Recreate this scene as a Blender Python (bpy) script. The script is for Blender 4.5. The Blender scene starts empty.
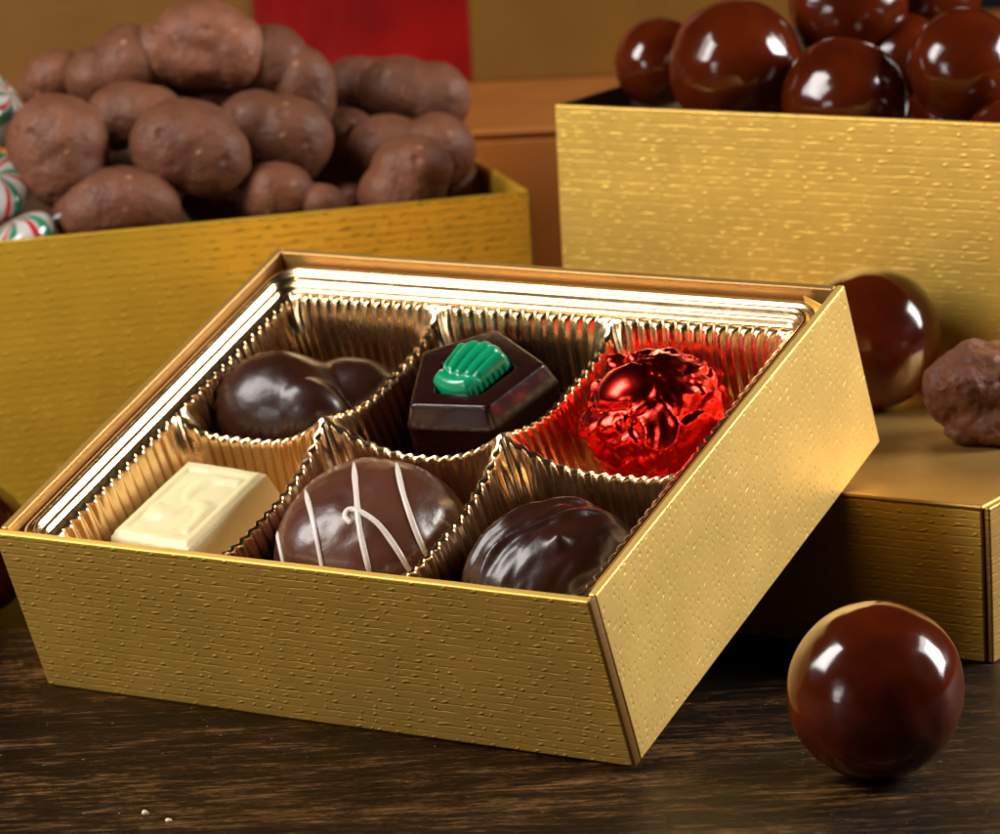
import bpy, bmesh, math, random
from mathutils import Vector, Matrix, noise
from mathutils.bvhtree import BVHTree
LH_ = 2.80
U = 0.01                                    # everything below is written in centimetres
scene = bpy.context.scene
COL = scene.collection
rnd = random.Random(7)

# ------------------------------------------------------------------ camera (solved from the box corners)
CAM = Vector((44.571578, -54.053179, 20.476052))
RIGHT = Vector((0.846074, 0.530511, -0.052120))
DOWN = Vector((0.076475, -0.217563, -0.973046))
FWD = Vector((-0.527551, 0.819283, -0.224645))
FPX = 4103.9

def ray(px, py):
    return (RIGHT * ((px - 500) / FPX) + DOWN * ((py - 417) / FPX) + FWD)

def at_z(px, py, z):
    d = ray(px, py); return CAM + d * ((z - CAM.z) / d.z)

def at_plane(px, py, p0, n):
    d = ray(px, py); return CAM + d * ((p0 - CAM).dot(n) / d.dot(n))

def at_depth(px, py, L):
    return CAM + ray(px, py) * L

cam_d = bpy.data.cameras.new('camera'); cam = bpy.data.objects.new('camera', cam_d); COL.objects.link(cam)
UPV = -DOWN; BK = -FWD
cam.matrix_world = Matrix(((RIGHT.x, UPV.x, BK.x, CAM.x * U), (RIGHT.y, UPV.y, BK.y, CAM.y * U),
                           (RIGHT.z, UPV.z, BK.z, CAM.z * U), (0, 0, 0, 1)))
cam_d.sensor_width = 36; cam_d.lens = FPX / 1000 * 36
cam_d.clip_start = 0.05; cam_d.clip_end = 20
cam_d.dof.use_dof = True; cam_d.dof.focus_distance = 67.5 * U; cam_d.dof.aperture_fstop = 34
scene.camera = cam

# ------------------------------------------------------------------ helpers
def link(o, parent=None, label=None, cat=None, group=None, kind=None):
    COL.objects.link(o)
    if parent: o.parent = parent
    if label: o['label'] = label
    if cat: o['category'] = cat
    if group: o['group'] = group
    if kind: o['kind'] = kind
    return o

def mesh_obj(name, verts, faces, mat, parent=None, smooth=True, mw=None, **kw):
    me = bpy.data.meshes.new(name)
    me.from_pydata([tuple(Vector(v) * U) for v in verts], [], faces)
    me.validate(); me.update()
    if smooth:
        me.polygons.foreach_set('use_smooth', [True] * len(me.polygons))
    if mat: me.materials.append(mat)
    o = bpy.data.objects.new(name, me)
    link(o, parent, **kw)
    if mw is not None: o.matrix_local = mw
    return o

def bm_obj(name, bm, mat, parent=None, smooth=True, mw=None, **kw):
    bmesh.ops.recalc_face_normals(bm, faces=bm.faces)
    vs = [v.co.copy() for v in bm.verts]; bm.verts.index_update()
    fs = [[v.index for v in f.verts] for f in bm.faces]
    bm.free()
    return mesh_obj(name, vs, fs, mat, parent, smooth, mw, **kw)

def empty(name, M, **kw):
    o = bpy.data.objects.new(name, None); o.empty_display_size = 0.01
    link(o, **kw); o.matrix_world = M
    return o

def TM(loc, rz=0, rx=0, ry=0):
    return Matrix.Translation(Vector(loc) * U) @ Matrix.Rotation(rz, 4, 'Z') @ Matrix.Rotation(rx, 4, 'X') @ Matrix.Rotation(ry, 4, 'Y')

def plate_bm(w, h, th, bev=0.035, seg=2):
    """plate with outer face at y=0 (facing -Y), x 0..w, z 0..h"""
    bm = bmesh.new()
    bmesh.ops.create_cube(bm, size=1)
    for v in bm.verts:
        v.co = Vector(((v.co.x + .5) * w, (v.co.y + .5) * th, (v.co.z + .5) * h))
    bmesh.ops.bevel(bm, geom=bm.edges[:], offset=bev, segments=seg, affect='EDGES', profile=.5)
    return bm

def plate(name, w, h, th, mat, parent, mw, bev=0.035, label=None):
    bm = plate_bm(w, h, th, bev)
    for k in range(1, 14):
        bmesh.ops.bisect_plane(bm, geom=bm.verts[:] + bm.edges[:] + bm.faces[:], plane_co=(w * k / 14, 0, 0), plane_no=(1, 0, 0))
    for k in range(1, 5):
        bmesh.ops.bisect_plane(bm, geom=bm.verts[:] + bm.edges[:] + bm.faces[:], plane_co=(0, 0, h * k / 5), plane_no=(0, 0, 1))
    sd = len(bpy.data.meshes) * 3.7
    for v in bm.verts:      # card is never quite flat, nor its edges quite straight
        n1 = noise.noise(Vector((v.co.x * .35, v.co.z * .5, sd))); n2 = noise.noise(Vector((v.co.x * 1.1, v.co.z * .9, sd + 9)))
        v.co.y += .010 * n1 + .003 * n2
        v.co.z += .010 * noise.noise(Vector((v.co.x * .9, sd, 3))) * (v.co.z / h)
    o = bm_obj(name, bm, mat, parent, True, mw)
    wn = o.modifiers.new('wn', 'WEIGHTED_NORMAL'); wn.keep_sharp = False
    if label: o['label'] = label
    return o

# ------------------------------------------------------------------ material helpers
def new_mat(name):
    m = bpy.data.materials.new(name); m.use_nodes = True
    nt = m.node_tree
    return m, nt, nt.nodes['Principled BSDF']

def N(nt, t, **kw):
    n = nt.nodes.new(t)
    for k, v in kw.items():
        if k.startswith('i_'):
            key = k[2:]
            key = int(key) if key.isdigit() else key.replace('_', ' ')
            n.inputs[key].default_value = v
        else:
            setattr(n, k, v)
    return n

def math_n(nt, op, a, b=None, c=None, clamp=False):
    n = nt.nodes.new('ShaderNodeMath'); n.operation = op; n.use_clamp = clamp
    for i, x in enumerate((a, b, c)):
        if x is None: continue
        if isinstance(x, (int, float)): n.inputs[i].default_value = x
        else: nt.links.new(x, n.inputs[i])
    return n.outputs[0]

def coords(nt, scale=(100, 100, 100), rot=(0, 0, 0), loc=(0, 0, 0)):
    tc = N(nt, 'ShaderNodeTexCoord'); mp = N(nt, 'ShaderNodeMapping')
    mp.inputs['Scale'].default_value = scale; mp.inputs['Rotation'].default_value = rot
    mp.inputs['Location'].default_value = loc
    nt.links.new(tc.outputs['Object'], mp.inputs['Vector'])
    return mp.outputs['Vector']

def noise_n(nt, vec, scale, detail=3, rough=.5):
    n = N(nt, 'ShaderNodeTexNoise'); n.inputs['Scale'].default_value = scale
    n.inputs['Detail'].default_value = detail; n.inputs['Roughness'].default_value = rough
    if vec is not None: nt.links.new(vec, n.inputs['Vector'])
    return n.outputs[0]

def ramp(nt, fac, stops):
    r = N(nt, 'ShaderNodeValToRGB'); e = r.color_ramp.elements
    while len(e) < len(stops): e.new(.5)
    for i, (p, c) in enumerate(stops):
        e[i].position = p; e[i].color = c if len(c) == 4 else (*c, 1)
    nt.links.new(fac, r.inputs[0]); return r.outputs[0]

def bump(nt, b, height, dist_cm, strength=1.0, normal=None):
    n = N(nt, 'ShaderNodeBump'); n.inputs['Distance'].default_value = dist_cm * U
    n.inputs['Strength'].default_value = strength
    nt.links.new(height, n.inputs['Height'])
    if normal is not None: nt.links.new(normal, n.inputs['Normal'])
    if b is not None: nt.links.new(n.outputs[0], b.inputs['Normal'])
    return n.outputs[0]

def gold_paper(name, base, mode='rows', metallic=.8, rough=.42, strength=1.0, scale=1.0):
    """embossed gold card: rows of shallow lines with short ticks; mode 'dots': pin-prick dimples"""
    m, nt, b = new_mat(name)
    v = coords(nt)
    sep = N(nt, 'ShaderNodeSeparateXYZ'); nt.links.new(v, sep.inputs[0])
    nz = noise_n(nt, v, 1.6, 2)
    nz2 = noise_n(nt, v, 9.0, 2)
    z = math_n(nt, 'ADD', sep.outputs['Z'], math_n(nt, 'MULTIPLY', math_n(nt, 'SUBTRACT', nz, .5), .07))
    z = math_n(nt, 'ADD', z, math_n(nt, 'MULTIPLY', math_n(nt, 'SUBTRACT', nz2, .5), .04))
    x = math_n(nt, 'ADD', sep.outputs['X'], math_n(nt, 'MULTIPLY', math_n(nt, 'SUBTRACT', nz, .5), .6))
    ROW = .158 * scale; CW = (.36 if mode == 'rows' else .21) * scale
    rowf = math_n(nt, 'DIVIDE', z, ROW)
    row = math_n(nt, 'FLOOR', rowf); fz = math_n(nt, 'FRACT', rowf)
    wn = N(nt, 'ShaderNodeTexWhiteNoise'); wn.noise_dimensions = '1D'; nt.links.new(row, wn.inputs['W'])
    xs = math_n(nt, 'ADD', math_n(nt, 'DIVIDE', x, CW), wn.outputs['Value'])
    cell = math_n(nt, 'FLOOR', xs); fx = math_n(nt, 'FRACT', xs)
    comb = N(nt, 'ShaderNodeCombineXYZ'); nt.links.new(row, comb.inputs[0]); nt.links.new(cell, comb.inputs[1])
    wn2 = N(nt, 'ShaderNodeTexWhiteNoise'); wn2.noise_dimensions = '2D'; nt.links.new(comb.outputs[0], wn2.inputs['Vector'])
    comb2 = N(nt, 'ShaderNodeCombineXYZ'); nt.links.new(math_n(nt, 'MULTIPLY', x, 3.2), comb2.inputs[0]); nt.links.new(math_n(nt, 'MULTIPLY', math_n(nt, 'ROUND', rowf), 5.3), comb2.inputs[1]); comb2 = comb2.outputs[0]
    # groove near fz=0/1, broken up
    d = math_n(nt, 'ABSOLUTE', math_n(nt, 'SUBTRACT', fz, .5))
    groove = math_n(nt, 'MULTIPLY', math_n(nt, 'SUBTRACT', d, .38), 8.0, clamp=True)
    # tick: small slanted dimple at a random x in each cell
    cx = math_n(nt, 'MULTIPLY_ADD', wn2.outputs['Value'], .6, .2)
    dx = math_n(nt, 'MULTIPLY', math_n(nt, 'SUBTRACT', fx, cx), CW / ROW)
    dz = math_n(nt, 'SUBTRACT', fz, .30 if mode == 'rows' else .5)
    dx = math_n(nt, 'ADD', dx, math_n(nt, 'MULTIPLY', dz, -.55))
    if mode == 'rows':
        e = math_n(nt, 'ADD', math_n(nt, 'POWER', math_n(nt, 'MULTIPLY', dx, 2.6), 2), math_n(nt, 'POWER', math_n(nt, 'MULTIPLY', dz, 4.4), 2))
    else:
        e = math_n(nt, 'ADD', math_n(nt, 'POWER', math_n(nt, 'MULTIPLY', dx, 4.2), 2), math_n(nt, 'POWER', math_n(nt, 'MULTIPLY', dz, 3.0), 2))
    tick = math_n(nt, 'SUBTRACT', 1.0, math_n(nt, 'SQRT', math_n(nt, 'ABSOLUTE', e)), clamp=True)
    keep = math_n(nt, 'GREATER_THAN', math_n(nt, 'FRACT', math_n(nt, 'MULTIPLY', wn2.outputs['Value'], 7.31)), .12 if mode == 'rows' else .06)
    tick = math_n(nt, 'MULTIPLY', tick, keep)
    tick = math_n(nt, 'MULTIPLY', tick, math_n(nt, 'MULTIPLY_ADD', math_n(nt, 'FRACT', math_n(nt, 'MULTIPLY', wn2.outputs['Value'], 13.7)), .9, .35))
    fine = noise_n(nt, v, 26, 3, .6)
    gk = .55 if mode == 'rows' else .06
    tk = .8 if mode == 'rows' else .8
    h = math_n(nt, 'MULTIPLY', math_n(nt, 'MULTIPLY', groove, math_n(nt, 'MULTIPLY', math_n(nt, 'SUBTRACT', noise_n(nt, comb2, 1, 2), .34), 3.2, clamp=True)), -gk)
    h = math_n(nt, 'ADD', h, math_n(nt, 'MULTIPLY', tick, -tk if mode != 'rows' else tk))
    h = math_n(nt, 'ADD', h, math_n(nt, 'MULTIPLY', fine, .28))
    bump(nt, b, h, .017, strength)
    # slight wear / tone variation of the foil coating
    tone = noise_n(nt, v, .7, 4)
    mix = ramp(nt, tone, [(.3, tuple(c * .9 for c in base)), (.7, tuple(min(1, c * 1.08) for c in base))])
    nt.links.new(mix, b.inputs['Base Color'])
    b.inputs['Metallic'].default_value = metallic
    rr = math_n(nt, 'MULTIPLY_ADD', fine, .16, rough - .08)
    nt.links.new(rr, b.inputs['Roughness'])
    return m

GOLD = (.80, .475, .085)
M_gold = gold_paper('embossed_gold_card', GOLD, metallic=.5, rough=.46)
M_gold_side = gold_paper('embossed_gold_card_dots', (.73, .48, .13), mode='dots', strength=.75, metallic=.5, rough=.48, scale=.95)
M_gold_left = gold_paper('embossed_gold_card_warm', (.80, .46, .035), strength=1.0, metallic=.55, scale=1.1)
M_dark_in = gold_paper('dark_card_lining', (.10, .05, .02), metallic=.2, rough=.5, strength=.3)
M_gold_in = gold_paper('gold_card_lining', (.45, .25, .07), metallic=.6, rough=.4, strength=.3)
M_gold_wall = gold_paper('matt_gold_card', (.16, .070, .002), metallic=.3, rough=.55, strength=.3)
M_kraft = gold_paper('copper_card', (.44, .15, .028), metallic=.5, rough=.5, strength=.25)
M_gold_lid = gold_paper('satin_gold_card', (.56, .33, .09), strength=.45, rough=.46)

def red_foil_card():
    m, nt, b = new_mat('red_foil_card')
    v = coords(nt)
    t = noise_n(nt, v, .45, 3)
    nt.links.new(ramp(nt, t, [(.3, (.14, .0008, .001)), (.7, (.30, .001, .001))]), b.inputs['Base Color'])
    b.inputs['Metallic'].default_value = .35; b.inputs['Roughness'].default_value = .35
    bump(nt, b, noise_n(nt, v, .8, 3), .1, .4)
    return m
M_redcard = red_foil_card()

def tray_foil():
    m, nt, b = new_mat('gold_foil_plastic')
    v = coords(nt)
    b.inputs['Base Color'].default_value = (.83, .57, .30, 1)
    b.inputs['Metallic'].default_value = 1.0
    nt.links.new(math_n(nt, 'MULTIPLY_ADD', noise_n(nt, v, 1.5, 5, .7), .22, .14), b.inputs['Roughness'])
    bump(nt, b, noise_n(nt, v, 2.2, 2), .04, .25)
    return m
M_tray = tray_foil()

def glossy_choc(name, c1, c2, rough=.12, wob=.05, wscale=.9, coat=.6, fine=.0):
    m, nt, b = new_mat(name)
    v = coords(nt)
    t = noise_n(nt, v, .8, 3)
    nt.links.new(ramp(nt, t, [(.3, c1), (.7, c2)]), b.inputs['Base Color'])
    b.inputs['Roughness'].default_value = rough
    b.inputs['Coat Weight'].default_value = coat; b.inputs['Coat Roughness'].default_value = .12
    b.inputs['IOR'].default_value = 1.42
    h = noise_n(nt, v, wscale, 2)
    nrm = bump(nt, None if fine else b, h, wob * 3, .5)
    if fine:
        bump(nt, b, noise_n(nt, v, 7, 4), fine, .6, nrm)
    return m
M_ball = glossy_choc('shiny_chocolate_glaze', (.045, .005, .0008), (.088, .011, .0015), .14, .09, .8, .35)
M_dark = glossy_choc('dark_chocolate', (.020, .005, .002), (.036, .009, .0035), .33, .016, 1.2, .10, .01)
M_pent = glossy_choc('tempered_dark_chocolate', (.012, .002, .0015), (.020, .0035, .0025), .27, .02, 1.0, .2, .008)
M_milk = glossy_choc('milk_chocolate_glaze', (.065, .020, .010), (.105, .036, .02), .3, .08, .9, .12, .012)

def nut_mat():
    m, nt, b = new_mat('matt_milk_chocolate')
    v = coords(nt)
    oi = N(nt, 'ShaderNodeObjectInfo')
    t = noise_n(nt, v, 1.2, 4)
    c1 = ramp(nt, t, [(.25, (.100, .033, .015)), (.75, (.190, .070, .034))])
    # pale bloom specks
    vo = N(nt, 'ShaderNodeTexVoronoi'); vo.inputs['Scale'].default_value = 2.3; nt.links.new(v, vo.inputs['Vector'])
    spk = math_n(nt, 'MULTIPLY', math_n(nt, 'SUBTRACT', .20, vo.outputs['Distance'], clamp=True), 8.0, clamp=True)
    gate = math_n(nt, 'GREATER_THAN', noise_n(nt, v, .9, 1), .53)
    hv = N(nt, 'ShaderNodeHueSaturation'); nt.links.new(c1, hv.inputs['Color'])
    nt.links.new(math_n(nt, 'MULTIPLY_ADD', oi.outputs['Random'], .45, .78), hv.inputs['Value'])
    mx = N(nt, 'ShaderNodeMix', data_type='RGBA')
    nt.links.new(math_n(nt, 'MULTIPLY', math_n(nt, 'MULTIPLY', spk, gate), .6), mx.inputs[0])
    nt.links.new(hv.outputs[0], mx.inputs[6]); mx.inputs[7].default_value = (.45, .22, .12, 1)
    nt.links.new(mx.outputs[2], b.inputs['Base Color'])
    b.inputs['Roughness'].default_value = .55
    b.inputs['Specular IOR Level'].default_value = .28
    pit = N(nt, 'ShaderNodeTexVoronoi'); pit.inputs['Scale'].default_value = 1.1; nt.links.new(v, pit.inputs['Vector'])
    ph_ = math_n(nt, 'MULTIPLY', math_n(nt, 'SUBTRACT', .16, pit.outputs['Distance'], clamp=True), -7.0)
    nrm = bump(nt, None, math_n(nt, 'ADD', noise_n(nt, v, 1.6, 3), math_n(nt, 'MULTIPLY', ph_, .5)), .20, .75)
    h2 = math_n(nt, 'ADD', noise_n(nt, v, 9, 4), math_n(nt, 'MULTIPLY', spk, .5))
    bump(nt, b, h2, .03, .8, nrm)
    return m
M_nut = nut_mat()

def simple(name, col, rough, bumpd=0, bs=5, metallic=0, sss=0, coat=0):
    m, nt, b = new_mat(name)
    v = coords(nt)
    nt.links.new(ramp(nt, noise_n(nt, v, 2, 3), [(.3, tuple(c * .92 for c in col)), (.7, col)]), b.inputs['Base Color'])
    b.inputs['Roughness'].default_value = rough; b.inputs['Metallic'].default_value = metallic
    b.inputs['Coat Weight'].default_value = coat
    if sss:
        b.inputs['Subsurface Weight'].default_value = sss; b.inputs['Subsurface Radius'].default_value = (1, .7, .35)
        b.inputs['Subsurface Scale'].default_value = .0025
    if bumpd: bump(nt, b, noise_n(nt, v, bs, 4), bumpd, .6)
    return m
M_white = simple('white_chocolate', (.68, .58, .32), .42, .03, 4, sss=.25)
M_icing = simple('white_icing', (.66, .56, .50), .35, .02, 6, sss=.1)
M_green = simple('green_sugar_glaze', (.0, .27, .115), .3, .02, 6, coat=.3)

def red_foil():
    m, nt, b = new_mat('crinkled_red_foil')
    v = coords(nt)
    b.inputs['Base Color'].default_value = (.95, .028, .018, 1)
    b.inputs['Metallic'].default_value = 1; b.inputs['Roughness'].default_value = .2
    vo = N(nt, 'ShaderNodeTexVoronoi'); vo.feature = 'DISTANCE_TO_EDGE'; vo.inputs['Scale'].default_value = 1.5
    nt.links.new(v, vo.inputs['Vector'])
    bump(nt, b, math_n(nt, 'ADD', noise_n(nt, v, 1.8, 2), vo.outputs['Distance']), .03, .4)
    return m
M_foil = red_foil()

def wood():
    m, nt, b = new_mat('dark_worn_wood')
    tc = N(nt, 'ShaderNodeTexCoord')
    def mp(sc, rz=0):
        # rotate first, then stretch along the grain
        a = N(nt, 'ShaderNodeMapping'); a.inputs['Rotation'].default_value = (0, 0, math.radians(rz))
        nt.links.new(tc.outputs['Object'], a.inputs['Vector'])
        c = N(nt, 'ShaderNodeMapping'); c.inputs['Scale'].default_value = sc
        nt.links.new(a.outputs[0], c.inputs['Vector']); return c.outputs[0]
    big = noise_n(nt, mp((6, 60, 60)), 1, 4, .55)
    grain = noise_n(nt, mp((80, 640, 200)), 1, 10, .82)
    fine = noise_n(nt, mp((650, 2600, 500)), 1, 6, .85)
    blot = noise_n(nt, mp((60, 150, 80)), 1, 5, .65)
    dust = noise_n(nt, mp((900, 1100, 900)), 1, 2, .5)
    g = math_n(nt, 'ADD', math_n(nt, 'MULTIPLY', big, .25), math_n(nt, 'MULTIPLY', grain, .45))
    g = math_n(nt, 'ADD', g, math_n(nt, 'MULTIPLY', fine, .3))
    g = math_n(nt, 'ADD', g, math_n(nt, 'MULTIPLY', math_n(nt, 'SUBTRACT', blot, .5), .14))
    c = ramp(nt, g, [(.45, (.0008, .0003, .0001)), (.495, (.006, .0020, .0007)), (.53, (.032, .012, .0035)), (.58, (.20, .095, .028))])
    wear = math_n(nt, 'MULTIPLY', math_n(nt, 'SUBTRACT', math_n(nt, 'MULTIPLY', grain, blot), .30), 9, clamp=True)
    mx = N(nt, 'ShaderNodeMix', data_type='RGBA'); nt.links.new(math_n(nt, 'MULTIPLY', wear, .7), mx.inputs[0])
    nt.links.new(c, mx.inputs[6]); mx.inputs[7].default_value = (.17, .09, .035, 1)
    sp = math_n(nt, 'MULTIPLY', math_n(nt, 'SUBTRACT', dust, .74), 20, clamp=True)
    mx2 = N(nt, 'ShaderNodeMix', data_type='RGBA'); nt.links.new(sp, mx2.inputs[0])
    nt.links.new(mx.outputs[2], mx2.inputs[6]); mx2.inputs[7].default_value = (.3, .24, .18, 1)
    nt.links.new(mx2.outputs[2], b.inputs['Base Color'])
    b.inputs['IOR'].default_value = 1.2; b.inputs['Specular Tint'].default_value = (1, .72, .45, 1)
    rr = math_n(nt, 'MULTIPLY_ADD', grain, .5, .12)
    nt.links.new(rr, b.inputs['Roughness'])
    h = math_n(nt, 'ADD', math_n(nt, 'MULTIPLY', grain, 1.0), math_n(nt, 'MULTIPLY', fine, .5))
    bump(nt, b, h, .05, .9)
    return m
M_wood = wood()

m_, nt_, b_ = new_mat('black_cloth'); b_.inputs['Base Color'].default_value = (.006, .004, .003, 1); b_.inputs['Roughness'].default_value = .95
M_cloth = m_

def candy_mat():
    m, nt, b = new_mat('striped_peppermint')
    v = coords(nt)
    sep = N(nt, 'ShaderNodeSeparateXYZ'); nt.links.new(v, sep.inputs[0])
    ang = math_n(nt, 'ARCTAN2', sep.outputs['Y'], sep.outputs['X'])
    rad = math_n(nt, 'POWER', math_n(nt, 'ADD', math_n(nt, 'POWER', sep.outputs['X'], 2), math_n(nt, 'POWER', sep.outputs['Y'], 2)), .5)
    a = math_n(nt, 'ADD', math_n(nt, 'DIVIDE', ang, 2 * math.pi), math_n(nt, 'MULTIPLY', rad, .12))
    fr = math_n(nt, 'FRACT', math_n(nt, 'MULTIPLY', a, 6))
    c = ramp(nt, fr, [(0, (.42, .40, .36)), (.42, (.42, .40, .36)), (.46, (.4, .01, .015)), (.60, (.4, .01, .015)), (.64, (.42, .40, .36)), (.76, (.02, .16, .08)), (.96, (.02, .16, .08))])
    nt.links.new(c, b.inputs['Base Color']); b.inputs['Roughness'].default_value = .25; b.inputs['Coat Weight'].default_value = .6
    return m
M_candy = candy_mat()
def wrap_mat():
    m, nt, b = new_mat('clear_wrapper')
    b.inputs['Base Color'].default_value = (.9, .9, .9, 1); b.inputs['Roughness'].default_value = .15
    b.inputs['Alpha'].default_value = .35
    return m
M_wrap = wrap_mat()

# ------------------------------------------------------------------ setting: table and the dark cloth far behind
bm = bmesh.new(); bmesh.ops.create_cube(bm, size=1)
for v in bm.verts: v.co = Vector((v.co.x * 200, v.co.y * 130, v.co.z * 3.0))
bmesh.ops.bevel(bm, geom=bm.edges[:], offset=.3, segments=3, affect='EDGES')
tab = bm_obj('wooden_table', bm, M_wood, None, True, Matrix.Rotation(math.radians(32.1), 4, 'Z') @ Matrix.Translation((0, .12, -.015)),
       label='dark brown worn wooden table that everything stands on', cat='table')
tab.modifiers.new('wn', 'WEIGHTED_NORMAL')
p0 = at_depth(500, 200, 150)
fh = Vector((FWD.x, FWD.y, 0)).normalized(); rh = Vector((-fh.y, fh.x, 0)) * -1
bm = bmesh.new(); bmesh.ops.create_grid(bm, x_segments=60, y_segments=4, size=1)
for v in bm.verts:
    s, t = v.co.x, v.co.y
    v.co = Vector((p0.x, p0.y, 0)) + rh * (s * 90) + fh * (2.0 * math.sin(s * 22)) + Vector((0, 0, 35 + t * 35.0))
bm_obj('backdrop', bm, M_cloth, None, True, kind='structure')

# ------------------------------------------------------------------ boxes
RX90 = Matrix.Rotation(math.radians(90), 4, 'X')
def open_box(root, W, D, H, th, mf, ms, mi, base=True):
    """front face on y=0, x 0..W, y 0..D, z 0..H ; side panels wrap round the front one"""
    g = .02
    T = lambda x, y, z: Matrix.Translation((x * U, y * U, z * U))
    plate('front_panel', W - .05, H - .01, th, mf, root, T(0, .012, 0), .03)
    plate('back_panel', W - 2 * th - 2 * g, H - .012, th, mi, root, T(th + g, D - th - .015, 0), .03)
    plate('side_panel', D - th - .05, H, th, ms, root, T(W, th + .05, 0) @ Matrix.Rotation(math.radians(90), 4, 'Z'), .04)
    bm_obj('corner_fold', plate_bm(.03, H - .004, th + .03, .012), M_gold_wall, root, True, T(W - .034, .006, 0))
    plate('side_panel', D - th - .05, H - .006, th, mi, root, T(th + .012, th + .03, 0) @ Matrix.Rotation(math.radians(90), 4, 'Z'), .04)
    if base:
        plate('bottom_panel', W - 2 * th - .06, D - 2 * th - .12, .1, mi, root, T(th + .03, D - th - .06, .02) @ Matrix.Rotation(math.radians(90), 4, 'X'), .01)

# main box: resting on its front lower edge, tilted towards the camera on the lid behind
W, D, H = 12.0, 9.5176, 3.2724
TILT = math.asin(.353)
MB = Matrix.Rotation(TILT, 4, 'X')
MBox = Matrix.Translation((0, 0, .0003)) @ MB
box = empty('gift_box', MBox, label='open gold gift box holding six chocolates, tilted up on the closed box behind', cat='box')
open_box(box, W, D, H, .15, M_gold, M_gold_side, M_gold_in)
# the folded corner tab in the back right corner
tab_bm = plate_bm(.55, .9, .03, .01)
bm_obj('corner_tab', tab_bm, M_gold, box, True, TM((11.32, 9.2, H - .98), math.radians(-28)))

def B2W(p): return (MB @ Vector(p))
def box_ray_plane(px, py, z):
    inv = MB.inverted(); c = inv @ CAM; d = inv.to_3x3() @ ray(px, py)
    return c + d * ((z - c.z) / d.z)

# ------------------------------------------------------------------ tray
tray = empty('chocolate_tray', MBox @ Matrix.Translation((0, 0, 0)), label='shiny gold ribbed plastic tray with six cups inside the tilted gift box', cat='tray')
XS = [.68, 3.97, 7.66, 11.32]; YS = [.62, 4.62, 8.62]
ZL = 2.82
def crest(axis, i, s, seg):
    """height of the crest along a grid line. axis 'h': line y=YS[i], seg = cell column; 'v': line x=XS[i], seg = cell row"""
    if axis == 'h' and i in (0, 2): return ZL
    if axis == 'v' and i in (0, 3): return ZL
    pk, mid = 3.0, 2.36 if axis == 'h' else 2.46
    # which ends are crossings
    a = b = pk
    if axis == 'h':
        if seg == 0: a = ZL
        if seg == 2: b = ZL
    else:
        if seg == 0: a = ZL
        if seg == 1: b = ZL
    e = a if s < .5 else b
    k = abs(2 * s - 1)
    k = k ** 2.2 if e == pk else k ** 5
    return mid + (e - mid) * k
NR_H, NR_V = 14, 15
AMP = .045
def side_pts(cx, cy, side, n_per=10):
    x0, x1, y0, y1 = XS[cx], XS[cx + 1], YS[cy], YS[cy + 1]
    out = []
    nr = NR_H if side in 'bt' else NR_V
    n = nr * n_per
    for k in range(n):
        q = k / n
        s = q if side in 'br' else 1 - q
        if side == 'b': p = (x0 + (x1 - x0) * s, y0); z = crest('h', cy, s, cx); sg = -1
        if side == 't': p = (x0 + (x1 - x0) * s, y1); z = crest('h', cy + 1, s, cx); sg = 1
        if side == 'r': p = (x1, y0 + (y1 - y0) * s); z = crest('v', cx + 1, s, cy); sg = 1
        if side == 'l': p = (x0, y0 + (y1 - y0) * s); z = crest('v', cx, s, cy); sg = -1
        # rectified-ish wave so that the ribs read as rounded flutes
        ph = 2 * math.pi * nr * s
        outer = (side == 'b' and cy == 0) or (side == 't' and cy == 1) or (side == 'l' and cx == 0) or (side == 'r' and cx == 2)
        w = (1 - 2 * abs(math.sin(ph / 2))) if outer else sg * math.sin(ph) * .72
        w *= min(1, min(s, 1 - s) * 9 + .1)
        out.append((p[0], p[1], z, w, s))
    return out
PROFILE = [(0, 0, 1), (.030, .012, 1), (.062, .045, 1), (.088, .10, 1), (.125, .18, .9), (.17, .30, .8), (.20, .42, .72), (.215, .55, .65), (.23, .85, .6), (.255, 1.15, .55),
           (.28, 1.45, .7), (.32, 1.75, .65), (.36, 2.0, .6), (.42, 2.18, .5), (.54, 2.28, .3), (.75, 2.32, .1), (1.1, 2.33, 0)]
STEEP = [0, .030, .055, .070, .080, .092, .103, .115, .14, .17, .205, .26, .33, .42, .54, .75, 1.1]
FLOOR = .30
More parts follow.
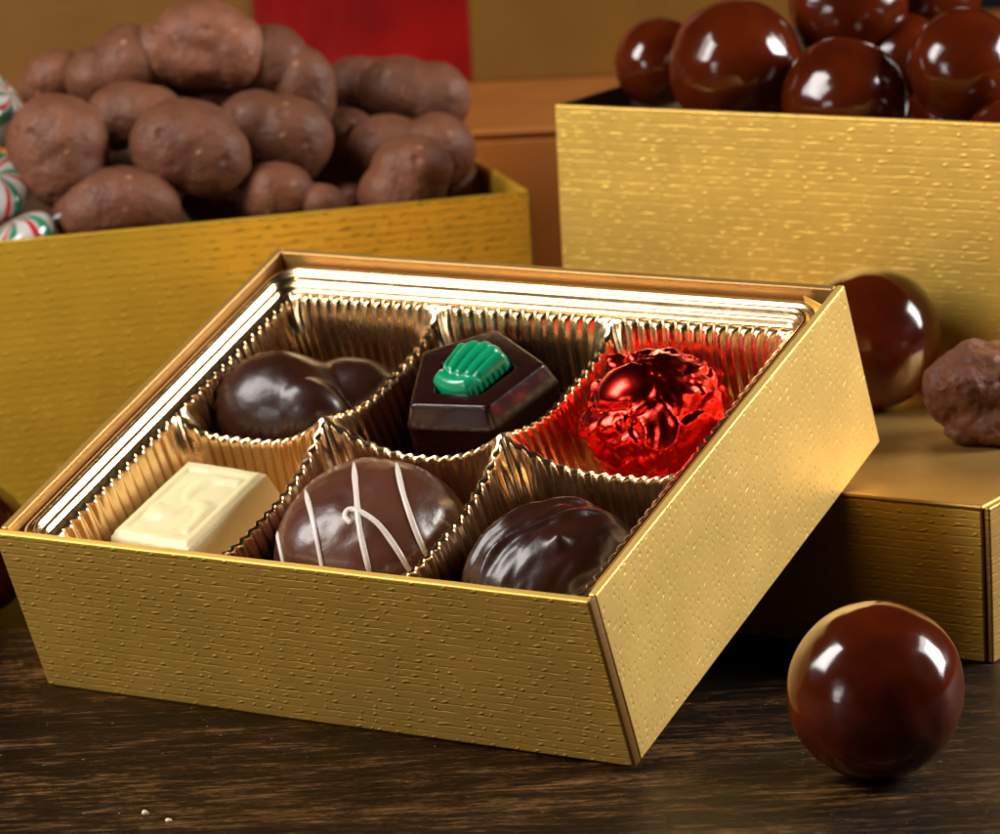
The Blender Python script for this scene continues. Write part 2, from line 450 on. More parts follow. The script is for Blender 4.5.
def cup(cx, cy):
    x0, x1, y0, y1 = XS[cx], XS[cx + 1], YS[cy], YS[cy + 1]
    mx, my = (x0 + x1) / 2, (y0 + y1) / 2; a, b = (x1 - x0) / 2, (y1 - y0) / 2
    per = [q for sd in 'brtl' for q in side_pts(cx, cy, sd)]
    n = len(per); vs = []; fs = []
    for pi_, (ins0, drop, rib) in enumerate(PROFILE):
        ins = STEEP[pi_]
        A, B_ = a - ins, b - ins
        r = min(.75, drop * 1.0 + ins * .5)
        for (px, py, zc, w, s) in per:
            x = (px - mx) / a * A; y = (py - my) / b * B_
            ax, ay = abs(x), abs(y)
            if ax > A - r and ay > B_ - r and r > 0:
                c = Vector((A - r, B_ - r)); d = Vector((ax, ay)) - c
                dn = d.normalized() if d.length > 1e-6 else Vector((.7, .7))
                q = c + dn * r; nx, ny = dn.x * (1 if x > 0 else -1), dn.y * (1 if y > 0 else -1)
                x, y = q.x * (1 if x > 0 else -1), q.y * (1 if y > 0 else -1)
            else:
                if abs(ax - A) < abs(ay - B_): nx, ny = (1 if x > 0 else -1), 0
                else: nx, ny = 0, (1 if y > 0 else -1)
            if cy == 1 and y > 0: y -= (ins0 - ins) * (y / B_) ** 6      # the back walls have a sloping collar
            x += nx * w * AMP * rib; y += ny * w * AMP * rib
            frac = min(1, drop / 2.33)
            z = zc - (zc - FLOOR) * frac
            z += .010 * w * max(0, 1 - drop * 4)      # scalloped lip
            vs.append((mx + x, my + y, z))
    m = len(PROFILE)
    for k in range(m - 1):
        for i in range(n):
            j = (i + 1) % n
            fs.append((k * n + i, k * n + j, (k + 1) * n + j, (k + 1) * n + i))
    vs.append((mx, my, FLOOR)); cidx = len(vs) - 1
    for i in range(n): fs.append(((m - 1) * n + i, (m - 1) * n + (i + 1) % n, cidx))
    return mesh_obj('cup', vs, fs, M_tray, tray)
for cy in range(2):
    for cx in range(3): cup(cx, cy)
# rim: the ledge that runs round all the cups
inner = []
for cx in range(3): inner += [(x, y, z, w, 0, -1) for x, y, z, w, s in side_pts(cx, 0, 'b')]
for cy in range(2): inner += [(x, y, z, w, 1, 0) for x, y, z, w, s in side_pts(2, cy, 'r')]
for cx in (2, 1, 0): inner += [(x, y, z, w, 0, 1) for x, y, z, w, s in side_pts(cx, 1, 't')]
for cy in (1, 0): inner += [(x, y, z, w, -1, 0) for x, y, z, w, s in side_pts(0, cy, 'l')]
RIM = [(0, 0, 1), (.02, .010, .9), (.05, .012, .5), (.08, .0, .2), (.11, .0, 0), (.135, .02, 0), (.155, .085, 0), (.168, .112, 0), (.185, .112, 0), (.205, .106, 0), (.22, .112, 0), (.238, .19, 0), (.252, .235, 0), (.278, .252, 0), (.305, .235, 0), (.325, .19, 0),
       (.34, .185, 0), (.36, .215, 0), (.385, .25, 0), (.425, .25, 0), (.455, .23, 0), (.475, .17, 0), (.488, .05, 0), (.495, -.3, 0), (.5, -1.2, 0)]
mx, my = (XS[0] + XS[3]) / 2, (YS[0] + YS[2]) / 2; a0, b0 = (XS[3] - XS[0]) / 2, (YS[2] - YS[0]) / 2
vs = []; fs = []; n = len(inner)
for (off, dz, rib) in RIM:
    A, B_ = a0 + off, b0 + off
    r = .25 + off * .6 if off > .1 else off * 3
    for (px, py, z, w, nx, ny) in inner:
        x = (px - mx) / a0 * A; y = (py - my) / b0 * B_
        x += nx * w * AMP * rib; y += ny * w * AMP * rib
        ax, ay = abs(x), abs(y)
        if ax > A - r and ay > B_ - r and r > 0:
            c = Vector((A - r, B_ - r)); d = Vector((ax, ay)) - c
            q = c + (d.normalized() if d.length > 1e-6 else Vector((.7, .7))) * r
            x, y = q.x * (1 if x > 0 else -1), q.y * (1 if y > 0 else -1)
        if y > 0: y += max(0, off - .13) * .55 * (y / B_) ** 4
        vs.append((mx + x, my + y, ZL + dz + .010 * w * rib))
m = len(RIM)
for k in range(m - 1):
    for i in range(n):
        j = (i + 1) % n
        fs.append((k * n + j, k * n + i, (k + 1) * n + i, (k + 1) * n + j))
mesh_obj('rim', vs, fs, M_tray, tray)

# ------------------------------------------------------------------ lump builder
def fbm(p, s, o=3): return noise.fractal(Vector(p) * s, 1.0, 2.0, o)
def lump(lobes, sub=5, soft=.12, amp=.03, nscale=1.2, seed=0, flat=None):
    """star-shaped surface round the origin enclosing the lobes [(centre, (rx,ry,rz))]"""
    bm = bmesh.new(); bmesh.ops.create_icosphere(bm, subdivisions=sub, radius=1)
    off = Vector((seed * 3.1, seed * 1.7, seed * .9))
    for v in bm.verts:
        d = v.co.normalized(); ts = []
        for c, r in lobes:
            D_ = Vector((d.x / r[0], d.y / r[1], d.z / r[2])); O = Vector((-c[0] / r[0], -c[1] / r[1], -c[2] / r[2]))
            qa = D_.dot(D_); qb = O.dot(D_); qc = O.dot(O) - 1; disc = qb * qb - qa * qc
            if disc >= 0: ts.append((-qb + math.sqrt(disc)) / qa)
        ts = [t for t in ts if t > 0] or [.1]
        mt = max(ts); t = mt + soft * math.log(sum(math.exp((x - mt) / soft) for x in ts)) * .6
        t += amp * fbm(d * t + off, nscale)
        v.co = d * t
        if flat is not None and v.co.z < flat: v.co.z = flat + (v.co.z - flat) * .1
    return bm

# ------------------------------------------------------------------ chocolates in the tray (box coordinates)
def in_box(x, y, z, rz=0, rx=0, ry=0):
    return MBox @ TM((x, y, z), rz, rx, ry)

# white chocolate block
root = empty('white_chocolate', in_box(2.02, 2.75, .50, math.radians(-4)), label='cream white chocolate block with embossed top in the front left cup', cat='chocolate')
bm = bmesh.new(); Nn = 70
hw, hd, ht = 1.08, 1.45, 1.78
g = {}
for i in range(Nn + 1):
    for j in range(Nn + 1):
        u, v = -1 + 2 * i / Nn, -1 + 2 * j / Nn
        # superellipse spread with draft: outer ring of the grid is the sloping side
        m_ = max(abs(u), abs(v))
        top = .66
        if m_ <= top: k = m_ / top; sc = k * .80; z = ht
        else: k = (m_ - top) / (1 - top); sc = .80 + .22 * k; z = ht * (1 - k ** 1.15)
        du, dv = (u / m_, v / m_) if m_ > 0 else (0, 0)
        x, y = du * sc * hw, dv * sc * hd
        if m_ <= top:
            e = min(1, max(0, (.80 - sc) / .06)); z -= .10 * (1 - e) ** 2
            inn = max(abs(x / hw), abs(y / hd))
            if inn < .66: z -= .055 * min(1, (.66 - inn) * 22)
            if inn < .62:
                # embossed swirl relief
                rr = math.hypot(x, y * .8); th = math.atan2(y, x)
                z += .09 * max(0, math.sin(3 * th + rr * 5)) * min(1, rr * 2.2) * min(1, (.62 - inn) * 12)
        x += .012 * fbm((x, y, z), 2); y += .012 * fbm((y, x, z + 4), 2)
        g[i, j] = bm.verts.new((x, y, z))
for i in range(Nn):
    for j in range(Nn): bm.faces.new((g[i, j], g[i + 1, j], g[i + 1, j + 1], g[i, j + 1]))
o = bm_obj('block', bm, M_white, root)

# pentagon chocolate with green crown
root = empty('pentagon_chocolate', in_box(5.80, 6.72, .42, math.radians(0)), label='dark five-sided chocolate with a green crown-shaped sugar piece on top', cat='chocolate')
bm = bmesh.new()
pent_top = [Vector(p) * 1.06 for p in ((-.72, -1.06), (.82, -.92), (1.19, .56), (-.36, 1.50), (-1.42, .60))]
def pent_loop(scale, z, rnd_=.12, npt=8, shift=(0, 0)):
    P = [p * scale for p in pent_top]; out = []
    for i in range(5):
        a, b, c = P[i - 1], P[i], P[(i + 1) % 5]
        d1 = (a - b).normalized(); d2 = (c - b).normalized()
        s, e = b + d1 * rnd_, b + d2 * rnd_
        for k in range(npt + 1):
            t = k / npt; q = (1 - t) ** 2 * s + 2 * t * (1 - t) * b + t * t * e
            out.append((q.x + shift[0], q.y + shift[1], z))
    return out
loops = [pent_loop(1.10, 0, .2), pent_loop(1.12, .1, .2), pent_loop(1.06, 1.75, .14), pent_loop(1.075, 1.79, .14), pent_loop(1.075, 1.84, .14), pent_loop(1.05, 1.90, .12), pent_loop(.955, 2.20, .10), pent_loop(.93, 2.25, .1), pent_loop(.90, 2.265, .1),
         pent_loop(.60, 2.265, .09), pent_loop(.585, 2.26, .09), pent_loop(.575, 2.24, .09), pent_loop(.55, 2.08, .08), pent_loop(.53, 2.06, .08), pent_loop(.3, 2.06, .05)]
rows = [[bm.verts.new(p) for p in L] for L in loops]
for r0, r1 in zip(rows, rows[1:]):
    for i in range(len(r0)): j = (i + 1) % len(r0); bm.faces.new((r0[i], r0[j], r1[j], r1[i]))
bm.faces.new(rows[-1]); bm.faces.new(list(reversed(rows[0])))
o = bm_obj('chocolate_body', bm, M_pent, root)
o.modifiers.new('wn', 'WEIGHTED_NORMAL')
# crown: band + five flaring lobes, one mesh
bm = bmesh.new()
NX, NY = 64, 60
def crown_h(x, y):
    # x -.62...62 , y -.6...75
    f = .44 + .18 * max(0, min(1, (y + .55) / 1.0))           # half width, flaring
    topy = .40 + .24 * math.cos(x / .62 * 1.5) + .055 * abs(math.cos(x / .62 * 7.8))
    boty = -.55 + .13 * (x / .5) ** 2
    e = min(f - abs(x), topy - y, y - boty)
    if e <= 0: return 0
    edge = min(1, e / .17); edge = math.sqrt(1 - (1 - edge) ** 2)
    h = .20 * edge
    ys = boty + .30
    if y < ys: h += .08 * edge * math.sqrt(max(0, 1 - ((y - boty - .15) / .15) ** 2))
    else:
        xx = x / f
        h += .085 * edge * abs(math.cos(xx * 7.3 + .2 + .35 * math.sin(y * 6))) ** .8 * min(1, (y - ys) / .08)
    return h
gv = {}
for i in range(NX + 1):
    for j in range(NY + 1):
        x = -.66 + 1.32 * i / NX; y = -.62 + 1.36 * j / NY
        h = crown_h(x, y)
        if h > 0: gv[i, j] = (x, y, h)
vv = {k: bm.verts.new(p) for k, p in gv.items()}
for i in range(NX):
    for j in range(NY):
        q = [(i, j), (i + 1, j), (i + 1, j + 1), (i, j + 1)]
        if all(k in vv for k in q): bm.faces.new([vv[k] for k in q])
be = [e for e in bm.edges if e.is_boundary]
ext = bmesh.ops.extrude_edge_only(bm, edges=be)
for v in [e for e in ext['geom'] if isinstance(e, bmesh.types.BMVert)]: v.co.z = -.08
bm_obj('sugar_crown', bm, M_green, root, True, TM((-.12, .04, 2.22), math.radians(-12), math.radians(9)) @ Matrix.Diagonal((.97, 1.08, 1.0, 1)))

# red foil ball
def foil_ball():
    bm = bmesh.new(); bmesh.ops.create_icosphere(bm, subdivisions=6, radius=1)
    cs = []
    rr = random.Random(5)
    for k in range(110):
        d = Vector((rr.gauss(0, 1), rr.gauss(0, 1), rr.gauss(0, 1))).normalized()
        g_ = Vector((rr.gauss(0, 1), rr.gauss(0, 1), rr.gauss(0, 1))); g_ -= d * g_.dot(d)
        cs.append((d, rr.random() * .03, g_ * .17))
    dome = Vector((.35, -.50, .78)).normalized()      # smooth patch on the upper front
    dome = (Vector((-.20, -.40, .88))).normalized()
    for v in bm.verts:
        d = v.co.normalized()
        # every patch of foil lies flat at its own tilt; neighbours meet in sharp creases
        near = [((d - c).length_squared + h, c, g_) for c, h, g_ in cs if (d - c).length_squared < .35]
        m0 = min(x[0] for x in near)
        ws = [(math.exp(-(x[0] - m0) * 150), x[1], x[2]) for x in near]
        sw = sum(x[0] for x in ws)
        t = sum(wt * (1.0 + (d - c).dot(g_) - .06 * (d - c).length) for wt, c, g_ in ws) / sw
        th = math.atan2(d.y + .12, d.x - .12); el = math.acos(max(-1, min(1, d.z)))
        ph = th * 4.5 + 1.6 * noise.noise(d * 1.6)
        fold = .035 * abs(math.sin(ph)) * min(1, el * .9) + .014 * abs(math.sin(ph * 2.3 + 3 * d.z + 2 * noise.noise(d * 3)))
        fold += .012 * noise.noise(d * 3.2) + .016 * abs(noise.noise(d * 6)) + .010 * abs(noise.noise(d * 14))
        t2 = t - fold
        e1 = (d - dome); a1 = e1.dot(Vector((1, .15, 0)).normalized()); a2 = e1.dot(Vector((-.15, 1, 0)).normalized())
        k = math.sqrt((a1 / 1.35) ** 2 + (a2 / .95) ** 2 + (e1.z / 1.1) ** 2)
        w = 1 / (1 + math.exp((k - .36) * 34))
        t3 = t2 * (1 - w) + (.985 + .05 * (1 - (k / .36) ** 2)) * w - .022 * math.exp(-((k - .40) / .05) ** 2)
        q = d * t3
        # squat: domed top, straighter sides
        q.z = q.z * (1.0 if q.z > 0 else .95)
        v.co = q * 1.34
    return bm
o = bm_obj('foil_chocolate', foil_ball(), M_foil, None, True, in_box(9.35, 6.85, 1.90), label='round chocolate wrapped in crinkled shiny red foil in the back right cup', cat='chocolate')

# two-lobed dark chocolate back left
bm = lump([((-.42, -.15, .70), (1.35, 1.12, 1.20)), ((.42, -.55, .62), (.85, .62, 1.05)), ((.70, .55, .45), (1.0, .80, .95))], 6, .16, .03, 1.0, 3, -.3)
o = bm_obj('dark_chocolate', bm, M_dark, None, True, in_box(2.12, 6.40, 1.10, math.radians(5)), label='smooth dark chocolate with two rounded lobes in the back left cup', cat='chocolate')

# round milk chocolate with drizzle
def dome_bm(R, Hh, seed, amp=.04, ridge=0, p=2.3):
    bm = bmesh.new(); bmesh.ops.create_icosphere(bm, subdivisions=6, radius=1)
    for v in bm.verts:
        d = v.co.normalized()
        k = (abs(d.x) ** p + abs(d.y) ** p + abs(d.z) ** p) ** (-1 / p)
        q = d * k
        n_ = fbm(q + Vector((seed, 0, seed)), 1.3)
        q = Vector((q.x * R, q.y * R, q.z * Hh * (1 if q.z > 0 else .6)))
        q += d * amp * n_
        if ridge:
            q += Vector((0, 0, 1)) * max(0, d.z) * (.13 * math.exp(-((q.x - .12 - .25 * math.sin(q.y * 1.6)) / .10) ** 2) - .10 * math.exp(-((q.x + .22 - .2 * math.sin(q.y * 1.9 + 1)) / .13) ** 2)
                 + .10 * math.exp(-((q.x + .55 - .15 * q.y) / .12) ** 2) + .16 * math.exp(-(((q.x - .72) / .13) ** 2 + ((q.y + .1) / .15) ** 2)))
            q += d * ridge * abs(noise.noise(Vector((q.x * 4.2, q.y * .9, q.z * .8 + seed)))) * (1 if d.z > -.2 else 0)
        v.co = q
    return bm
MR = in_box(5.80, 2.72, 1.62)
root = empty('drizzled_chocolate', MR, label='round milk chocolate striped with thin white icing in the front middle cup', cat='chocolate')
bm = dome_bm(1.66, 1.50, 2, .07)
bm2 = bm.copy()
body = bm_obj('chocolate_body', bm, M_milk, root)
def drizzle(bm_src, mat_w, strokes, radius):
    W_ = Matrix.Translation(mat_w.to_translation() * (1 / U)) @ mat_w.to_3x3().to_4x4()
    bvh = BVHTree.FromBMesh(bm_src); inv = W_.inverted()
    for st in strokes:
        pts = []
        # catmull-rom in the picture plane, then laid on the surface
        P = [st[0]] + st + [st[-1]]
        for i in range(1, len(P) - 2):
            for k in range(10):
                t = k / 10; p0, p1, p2, p3 = [Vector(q) for q in P[i - 1:i + 3]]
                pts.append(.5 * ((2 * p1) + (p2 - p0) * t + (2 * p0 - 5 * p1 + 4 * p2 - p3) * t * t + (-p0 + 3 * p1 - 3 * p2 + p3) * t ** 3))
        pts.append(Vector(st[-1]))
        path = []
        for q in pts:
            o_ = inv @ CAM; d_ = inv.to_3x3() @ ray(q.x, q.y)
            hit, nrm, idx, dist = bvh.ray_cast(o_, d_.normalized())
            if hit is not None: path.append((hit, nrm))
        vs, fs = [], []; K = 10
        for i, (h_, n_) in enumerate(path):
            a_ = path[max(0, i - 1)][0]; b_ = path[min(len(path) - 1, i + 1)][0]
            t_ = (b_ - a_); t_ = t_.normalized() if t_.length > 1e-6 else Vector((1, 0, 0))
            s_ = t_.cross(n_).normalized(); u_ = n_
            r_ = radius * (1 + .22 * noise.noise(h_ * 2.5)) * min(1, .35 + .3 * min(i, len(path) - 1 - i))
            for k in range(K):
                a = 2 * math.pi * k / K
                vs.append(h_ + s_ * math.cos(a) * r_ + u_ * (math.sin(a) * r_ * .7 + r_ * .15))
        for i in range(len(path) - 1):
            for k in range(K): fs.append((i * K + k, i * K + (k + 1) % K, (i + 1) * K + (k + 1) % K, (i + 1) * K + k))
        if len(path) > 1:
            fs.append(tuple(range(K - 1, -1, -1))); fs.append(tuple((len(path) - 1) * K + k for k in range(K)))
            mesh_obj('icing_line', vs, fs, M_icing, root)
drizzle(bm2, MR, [[(277, 528), (280, 546), (286, 572)], [(303, 482), (313, 520), (324, 575)], [(353, 455), (356, 490), (360, 530), (370, 574)],
                  [(395, 455), (402, 490), (413, 524), (426, 556)], [(352, 524), (345, 517), (349, 510), (360, 512), (378, 524), (396, 548), (410, 572)]], .052)
bm2.free()

bm = dome_bm(1.53, 1.35, 9, .08, .065, 2.15)
bm_obj('dark_chocolate', bm, M_dark, None, True, in_box(9.42, 2.66, 1.38, math.radians(-25)), label='round dark chocolate with brushed ridges in the front right cup', cat='chocolate')

# ------------------------------------------------------------------ balls
def ball_mesh(seed, r=1.0):
    bm = bmesh.new(); bmesh.ops.create_icosphere(bm, subdivisions=5, radius=r)
    for v in bm.verts:
        d = v.co.normalized(); v.co = v.co * (1 + .028 * fbm(d + Vector((seed, seed, 0)), 1.0, 2) + .0035 * noise.noise(d * 5 + Vector((seed, 0, 0))) - .012 * math.exp(-((d - Vector((-.1, -.9, .42)).normalized()).length / .16) ** 2))
    return bm
def ball(c, r, label, seed=0, group=None):
    bm = ball_mesh(seed, r)
    return bm_obj('chocolate_ball', bm, M_ball, None, True, TM(c, seed * 1.3), label=label, cat='chocolate ball', group=group)
ball((15.74, 1.25, 1.41), 1.41, 'glossy chocolate ball alone on the table in front, right of the tilted gift box', 1)

# crumbs on the table near the lens
for px_, py_, r_, lb_ in ((144, 813, .04, 'larger white crumb lying on the dark table near the lower left corner'), (168, 821, .033, 'smaller white crumb lying just right of the larger one on the table')):
    c_ = at_z(px_, py_, r_ * .7)
    bm_obj('crumb', lump([((0, 0, 0), (r_ * 1.3, r_, r_ * .8)), ((r_ * .8, r_ * .3, -r_ * .1), (r_ * .7, r_ * .6, r_ * .5))], 3, .02, .03, 9, px_), M_white, None, True, TM(c_), label=lb_, cat='crumb')

# closed box the main one leans on
LX1, LY0, LH = 14.76, 7.46, 2.80
lid = empty('closed_box', TM((LX1 - 12.0, LY0, .004)), label='closed low gold box lying under the tall box and propping up the tilted one', cat='box')
W2, D2 = 12.0, 15.0
T = lambda x, y, z: Matrix.Translation((x * U, y * U, z * U))
plate('front_panel', W2 - .15, LH - .03, .12, M_gold, lid, T(0.0, .03, 0), .03)
plate('side_panel', D2, LH - .02, .12, M_gold_lid, lid, T(W2 + .03, .02, 0) @ Matrix.Rotation(math.radians(90), 4, 'Z'), .04)
plate('side_panel', D2 - .4, LH - .04, .12, M_gold_lid, lid, T(.12, .2, 0) @ Matrix.Rotation(math.radians(90), 4, 'Z'), .03)
plate('back_panel', W2 - .3, LH - .04, .12, M_gold_lid, lid, T(.15, D2 - .15, 0), .03)
plate('top_panel', W2 - .10, D2, .1, M_gold_lid, lid, T(0, D2, LH - .1) @ Matrix.Rotation(math.radians(90), 4, 'X'), .045)

c2 = at_z(870, 338, LH_ + 1.36)
ball((c2.x, c2.y, LH_ + 1.36), 1.36, 'glossy chocolate ball on the closed low box, behind the corner of the tilted box', 2)

# tall box with balls
TZ = 8.05
pA = at_z(554, 105, TZ)
tall = empty('tall_box', TM((pA.x, pA.y, LH + .01)), label='tall gold box full of glossy chocolate balls at the right, standing on the closed box', cat='box')
M_tall = gold_paper('embossed_gold_card_pale', (.72, .45, .08), metallic=.55, strength=.6, scale=1.25)
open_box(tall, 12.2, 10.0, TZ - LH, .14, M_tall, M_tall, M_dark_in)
G = 'glossy chocolate balls piled in the tall box'
yb = pA.y
def tball(px, py, rpx, dy, label, s):
    c = at_plane(px, py, Vector((0, yb + dy, 0)), Vector((0, 1, 0)))
    L = (c - CAM).dot(FWD)
    ball(c, rpx * L / FPX, label, s, G)
tball(735, 66, 67, 1.9, 'largest-looking ball at the front of the tall box, second from its left end', 3)
tball(659, 62, 45, 2.5, 'leftmost chocolate ball in the tall box, partly behind the next one', 4)
tball(845, 100, 63, 1.75, 'lowest front ball in the middle of the tall box, below another ball', 5)
tball(848, 4, 61, 4.0, 'topmost ball in the tall box, cut by the top of the picture', 6)
tball(965, 66, 58, 2.6, 'chocolate ball at the right of the tall box near the picture edge', 7)
tball(1012, 148, 50, 1.6, 'ball at the far right of the tall box, only its top showing above the rim', 8)
tball(925, 2, 56, 5.6, 'ball at the back of the tall box, in shadow behind the right ones', 9)
tball(785, 118, 55, 4.8, 'ball deep in the tall box, behind the two front balls', 10)
tball(912, 135, 55, 4.4, 'ball deep in the tall box, between the middle and right balls', 11)

tball(902, 60, 48, 4.4, 'shadowed ball in the tall box, in the gap left of the right ones', 13)
# ball at the left picture edge, behind the tilted box
c3 = at_z(-42, 548, 1.41)
ball((c3.x, c3.y, 1.41), 1.41, 'chocolate ball at the left picture edge, behind the corner of the tilted box', 12)

# ------------------------------------------------------------------ left box with nuts
LZ = 6.0
pR = at_z(532, 191, LZ)
ang = math.radians(46.5)
ux = Vector((math.cos(ang), math.sin(ang), 0)); uy = Vector((-math.sin(ang), math.cos(ang), 0))
WL, DL = 14.5, 9.0
org = pR - ux * WL
lb = empty('nut_box', TM((org.x, org.y, .004), ang), label='gold box heaped with chocolate-covered nuts at the back left', cat='box')
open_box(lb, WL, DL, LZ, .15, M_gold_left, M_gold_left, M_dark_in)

GN = 'chocolate-covered nuts heaped in the left box'
def lb_at(px, py, v):      # point on the vertical plane v cm behind the front wall
    return at_plane(px, py, pR + uy * v, uy)
def nut(px, py, v, lobes, label, seed, group=GN, scale=1.07):
    c = lb_at(px, py, v); L = (c - CAM).dot(FWD); k = L / FPX * scale
    # lobes are given in picture pixels: (dx, dy, depth, rx, ry, rd) about the centre
    LB = []
    for dx, dy, dd, rx, ry, rd in lobes:
        LB.append(((dx * k, dd * k, -dy * k), (rx * k, rd * k, ry * k)))
    bm = lump(LB, 5, .10, .06, 1.0, seed)
    M = Matrix(((RIGHT.x, FWD.x, -DOWN.x, c.x * U), (RIGHT.y, FWD.y, -DOWN.y, c.y * U), (RIGHT.z, FWD.z, -DOWN.z, c.z * U), (0, 0, 0, 1)))
    return bm_obj('chocolate_nut', bm, M_nut, None, True, M, label=label, cat='chocolate nut', group=group)
nut(60, 150, 2.0, [(-2, -8, 0, 48, 46, 48), (4, 14, 0, 40, 42, 45)], 'large nut at the left of the heap with a small pit in its side', 1)
nut(117, 207, 1.25, [(4, -2, 0, 54, 38, 46), (-26, 8, 0, 32, 30, 36)], 'lowest nut at the left front of the heap, touching the box rim', 2)
nut(190, 150, 1.6, [(-5, -5, 0, 52, 44, 48), (18, 8, -4, 38, 38, 40)], 'round pale-speckled nut at the centre front of the heap', 3)
nut(128, 118, 3.6, [(0, 0, 0, 38, 34, 40), (22, -2, 0, 32, 28, 36)], 'nut tucked behind the central speckled nut, to its upper left', 4)
nut(273, 133, 2.9, [(-18, -8, 4, 38, 33, 42), (14, 6, 0, 42, 42, 44)], 'kidney-shaped nut to the right of the central speckled nut', 5)
nut(288, 194, 1.15, [(-10, -1, 0, 36, 30, 38), (30, 10, 2, 26, 20, 30)], 'small low nut at the front rim with a thin end pointing right', 6)
nut(58, 78, 5.2, [(0, 0, 0, 32, 27, 34), (-16, 6, 0, 20, 20, 22)], 'small blurred nut at the upper left of the heap beside the striped candy', 7)
nut(112, 72, 4.6, [(-12, 6, 0, 36, 30, 36), (16, -8, 0, 34, 36, 36)], 'nut on the upper left of the heap, left of the top cluster', 8)
nut(198, 50, 4.3, [(-32, 2, 0, 32, 30, 36), (4, -14, 0, 44, 34, 40), (34, 2, 0, 30, 34, 36), (-2, 12, 0, 44, 24, 36)], 'largest lumpy cluster on the very top of the heap', 9)
nut(290, 75, 4.1, [(-18, -14, 0, 34, 34, 36), (12, 8, 0, 30, 34, 34), (22, 26, 0, 20, 26, 26)], 'long nut sloping down to the right of the top cluster', 10)
nut(362, 88, 6.2, [(-6, 0, 0, 30, 30, 34), (14, -2, 0, 24, 26, 28)], 'nut at the back right of the heap, left of the right top one', 11)
nut(418, 94, 5.0, [(-18, -2, 0, 38, 34, 38), (16, 4, 0, 34, 34, 36)], 'rounded nut on top at the right end of the heap', 12)
nut(412, 152, 3.4, [(-24, 0, 4, 40, 36, 40), (24, 0, 0, 36, 36, 38)], 'wide nut at the right end just under the top one', 13)
nut(406, 178, 1.6, [(-4, 14, 0, 40, 30, 38), (6, -10, 0, 38, 32, 38)], 'rightmost front nut with pale marks, standing at the rim', 14)
nut(346, 200, 2.6, [(0, 0, 0, 20, 16, 20), (8, 2, 0, 14, 13, 14)], 'small nut low at the rim between two larger front ones', 15)
nut(150, 172, 3.6, [(0, 0, 0, 50, 42, 45)], 'shadowed nut deep in the heap behind the central ones', 16)
nut(232, 200, 3.2, [(0, 0, 0, 46, 36, 42)], 'shadowed nut deep in the heap, low behind the rim at the centre', 17)
nut(340, 150, 4.6, [(0, 0, 0, 44, 40, 42)], 'shadowed nut deep in the gap between left and right heaps', 18)
nut(455, 190, 4.0, [(0, 0, 0, 34, 26, 34)], 'shadowed nut at the right end of the box behind the rim', 19)
nut(215, 104, 5.4, [(0, 0, 0, 60, 38, 44)], 'shadowed nut underneath the large top cluster', 20)
nut(330, 128, 7.2, [(0, 0, 0, 36, 36, 36)], 'shadowed nut at the back under the two right top ones', 21)
# nut lying on the closed box, right picture edge
cN = at_z(984, 392, LH_ + .85); L = (cN - CAM).dot(FWD); k = L / FPX
bm = lump([((-.10, 0, .12), (1.02, .95, .80)), ((.6, .1, .05), (.85, .9, .85)), ((.05, -.2, -.42), (.80, .8, .42)), ((.6, -.3, -.42), (.8, .7, .42)), ((-.42, -.45, -.62), (.38, .3, .20)), ((.2, -.75, -.60), (.38, .3, .23))], 6, .14, .10, 1.8, 31)
bm_obj('chocolate_nut', bm, M_nut, None, True, TM((cN.x, cN.y, LH_ + .85), math.radians(32)), label='rough chocolate-covered nut lying on the closed box at the right picture edge', cat='chocolate nut')

# wrapped peppermints at the left end of the heap
GC = 'striped peppermints at the left end of the nut box'
def candy(px, py, v, r, rot, label):
    c = lb_at(px, py, v)
    M = Matrix.Translation(c * U) @ Matrix(((RIGHT.x, FWD.x, -DOWN.x, 0), (RIGHT.y, FWD.y, -DOWN.y, 0), (RIGHT.z, FWD.z, -DOWN.z, 0), (0, 0, 0, 1))) @ Matrix.Rotation(rot[0], 4, 'X') @ Matrix.Rotation(rot[1], 4, 'Y') @ Matrix.Rotation(rot[2], 4, 'Z')
    root = empty('peppermint', M, label=label, cat='candy', group=GC)
    bm = bmesh.new(); bmesh.ops.create_uvsphere(bm, u_segments=48, v_segments=24, radius=1)
    for q in bm.verts:
        d = q.co
        e = math.hypot(d.x, d.y)
        q.co = Vector((d.x * r, d.y * r, math.copysign(abs(d.z) ** .75, d.z) * r * .48))
    bm_obj('candy_disc', bm, M_candy, root)
    for sg in (-1, 1):
        bm = bmesh.new(); g = {}
        for i in range(15):
            for j in range(9):
                a = (j / 8 - .5) * 1.5; rr = r * (1.0 + .75 * i / 14)
                wdt = .12 + .55 * (i / 14)
                x = sg * rr; y = a * wdt * r; z = .13 * r * math.sin(j * 2.1 + i * .25) * (i / 14 + .15)
                g[i, j] = bm.verts.new((x, y, z))
        for i in range(14):
            for j in range(8): bm.faces.new((g[i, j], g[i + 1, j], g[i + 1, j + 1], g[i, j + 1]))
        bm_obj('wrapper_end', bm, M_wrap, root)
candy(-8, 106, 3.2, .95, (.5, .9, .4), 'topmost striped peppermint at the left picture edge, above the others')
candy(-8, 186, 1.9, .80, (1.0, .3, 1.0), 'middle striped peppermint, mostly outside the left picture edge')
candy(20, 238, 1.15, .78, (.35, -.5, .2), 'lowest striped peppermint, just above the rim of the nut box')

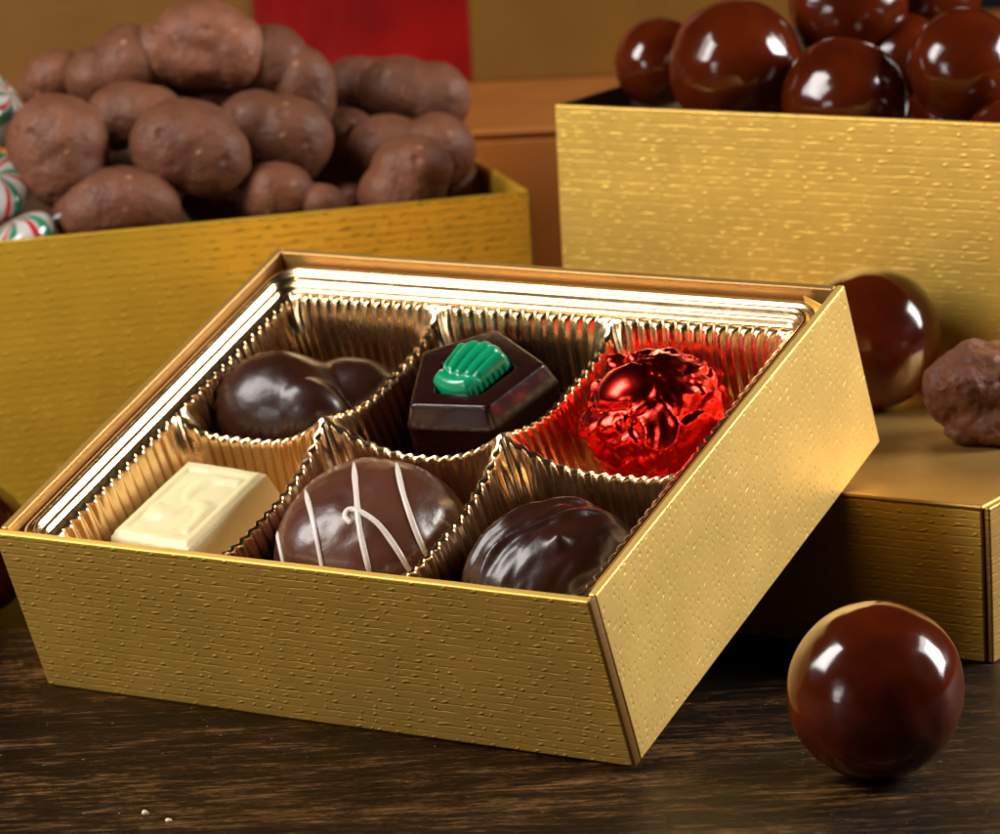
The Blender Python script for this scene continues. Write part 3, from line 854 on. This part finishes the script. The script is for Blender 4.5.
# ------------------------------------------------------------------ background boxes
az = math.radians(30)
bx = Vector((math.cos(az), math.sin(az), 0)); by = Vector((-math.sin(az), math.cos(az), 0))
KZ = 6.0
k1 = at_z(500, 127, KZ)                                   # front top edge
org = k1 - bx * 17
kb = empty('copper_box', TM((org.x, org.y, .004), az), label='closed copper-brown box in the blurred background between the two filled boxes', cat='box')
KD = 16.0; KW = 30.0
plate('front_panel', KW - .3, KZ - .3, .15, M_kraft, kb, T(.15, .04, 0), .08)
plate('side_panel', KD, KZ - .03, .15, M_kraft, kb, T(KW, 0, 0) @ Matrix.Rotation(math.radians(90), 4, 'Z'), .08)
plate('side_panel', KD, KZ - .03, .15, M_kraft, kb, T(.15, 0, 0) @ Matrix.Rotation(math.radians(90), 4, 'Z'), .08)
plate('top_panel', KW, KD, .3, M_kraft, kb, T(0, KD, KZ - .3) @ Matrix.Rotation(math.radians(90), 4, 'X'), .14)
w1 = at_z(545, 79, KZ)
vdist = (w1 - k1).dot(by)
org = k1 + by * vdist
gw = empty('large_gold_box', TM(((org - bx * 24).x, (org - bx * 24).y, KZ + .01), az), label='large upright dark gold box with a red panel at the very back', cat='box')
GW, GH = 24.0 + (at_plane(806, 30, org, by) - org).dot(bx), 14.0
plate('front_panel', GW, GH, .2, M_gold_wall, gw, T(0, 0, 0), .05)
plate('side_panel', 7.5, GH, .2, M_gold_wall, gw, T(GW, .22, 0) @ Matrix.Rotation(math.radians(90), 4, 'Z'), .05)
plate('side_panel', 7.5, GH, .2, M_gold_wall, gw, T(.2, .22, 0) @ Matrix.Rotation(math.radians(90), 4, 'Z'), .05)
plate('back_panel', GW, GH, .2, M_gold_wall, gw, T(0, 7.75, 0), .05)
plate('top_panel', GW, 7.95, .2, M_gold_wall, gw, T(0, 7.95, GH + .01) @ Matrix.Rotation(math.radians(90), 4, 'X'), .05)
o0 = org - bx * 24
rl = (at_plane(255, 40, o0, by) - o0).dot(bx); rr_ = (at_plane(470, 40, o0, by) - o0).dot(bx)
plate('red_panel', rr_ - rl, GH - .1, .06, M_redcard, gw, T(rl, -.065, .05), .02)

# ------------------------------------------------------------------ lights
def area(name, loc, target, w, h, power, color=(1, 1, 1)):
    l = bpy.data.lights.new(name, 'AREA'); l.shape = 'RECTANGLE'; l.size = w * U; l.size_y = h * U; l.energy = power; l.color = color
    o = bpy.data.objects.new(name, l); COL.objects.link(o)
    loc = Vector(loc); o.location = loc * U
    o.rotation_euler = (Vector(target) - loc).to_track_quat('-Z', 'Y').to_euler()
    return o
area('softbox', (-16, -16, 31), (10, 6, 3), 15, 28, 2.6, (1, .97, .93))
area('softbox', (52, 42, 30), (9, 6, 3), 25, 27, 6.6, (1, .97, .93))

area('fill_softbox', (-8, -56, 13), (8, 3, 3), 13, 14, .5, (1, .97, .93))
w = bpy.data.worlds.new('World'); scene.world = w; w.use_nodes = True
bg = w.node_tree.nodes['Background']; bg.inputs[0].default_value = (1, .9, .78, 1); bg.inputs[1].default_value = .006

scene.view_settings.view_transform = 'Standard'; scene.view_settings.look = 'None'
scene.view_settings.exposure = 0; scene.view_settings.gamma = 1
scene.render.resolution_x = 1024; scene.render.resolution_y = 854
scene.render.engine = 'CYCLES'
scene.cycles.use_denoising = True
scene.cycles.max_bounces = 8
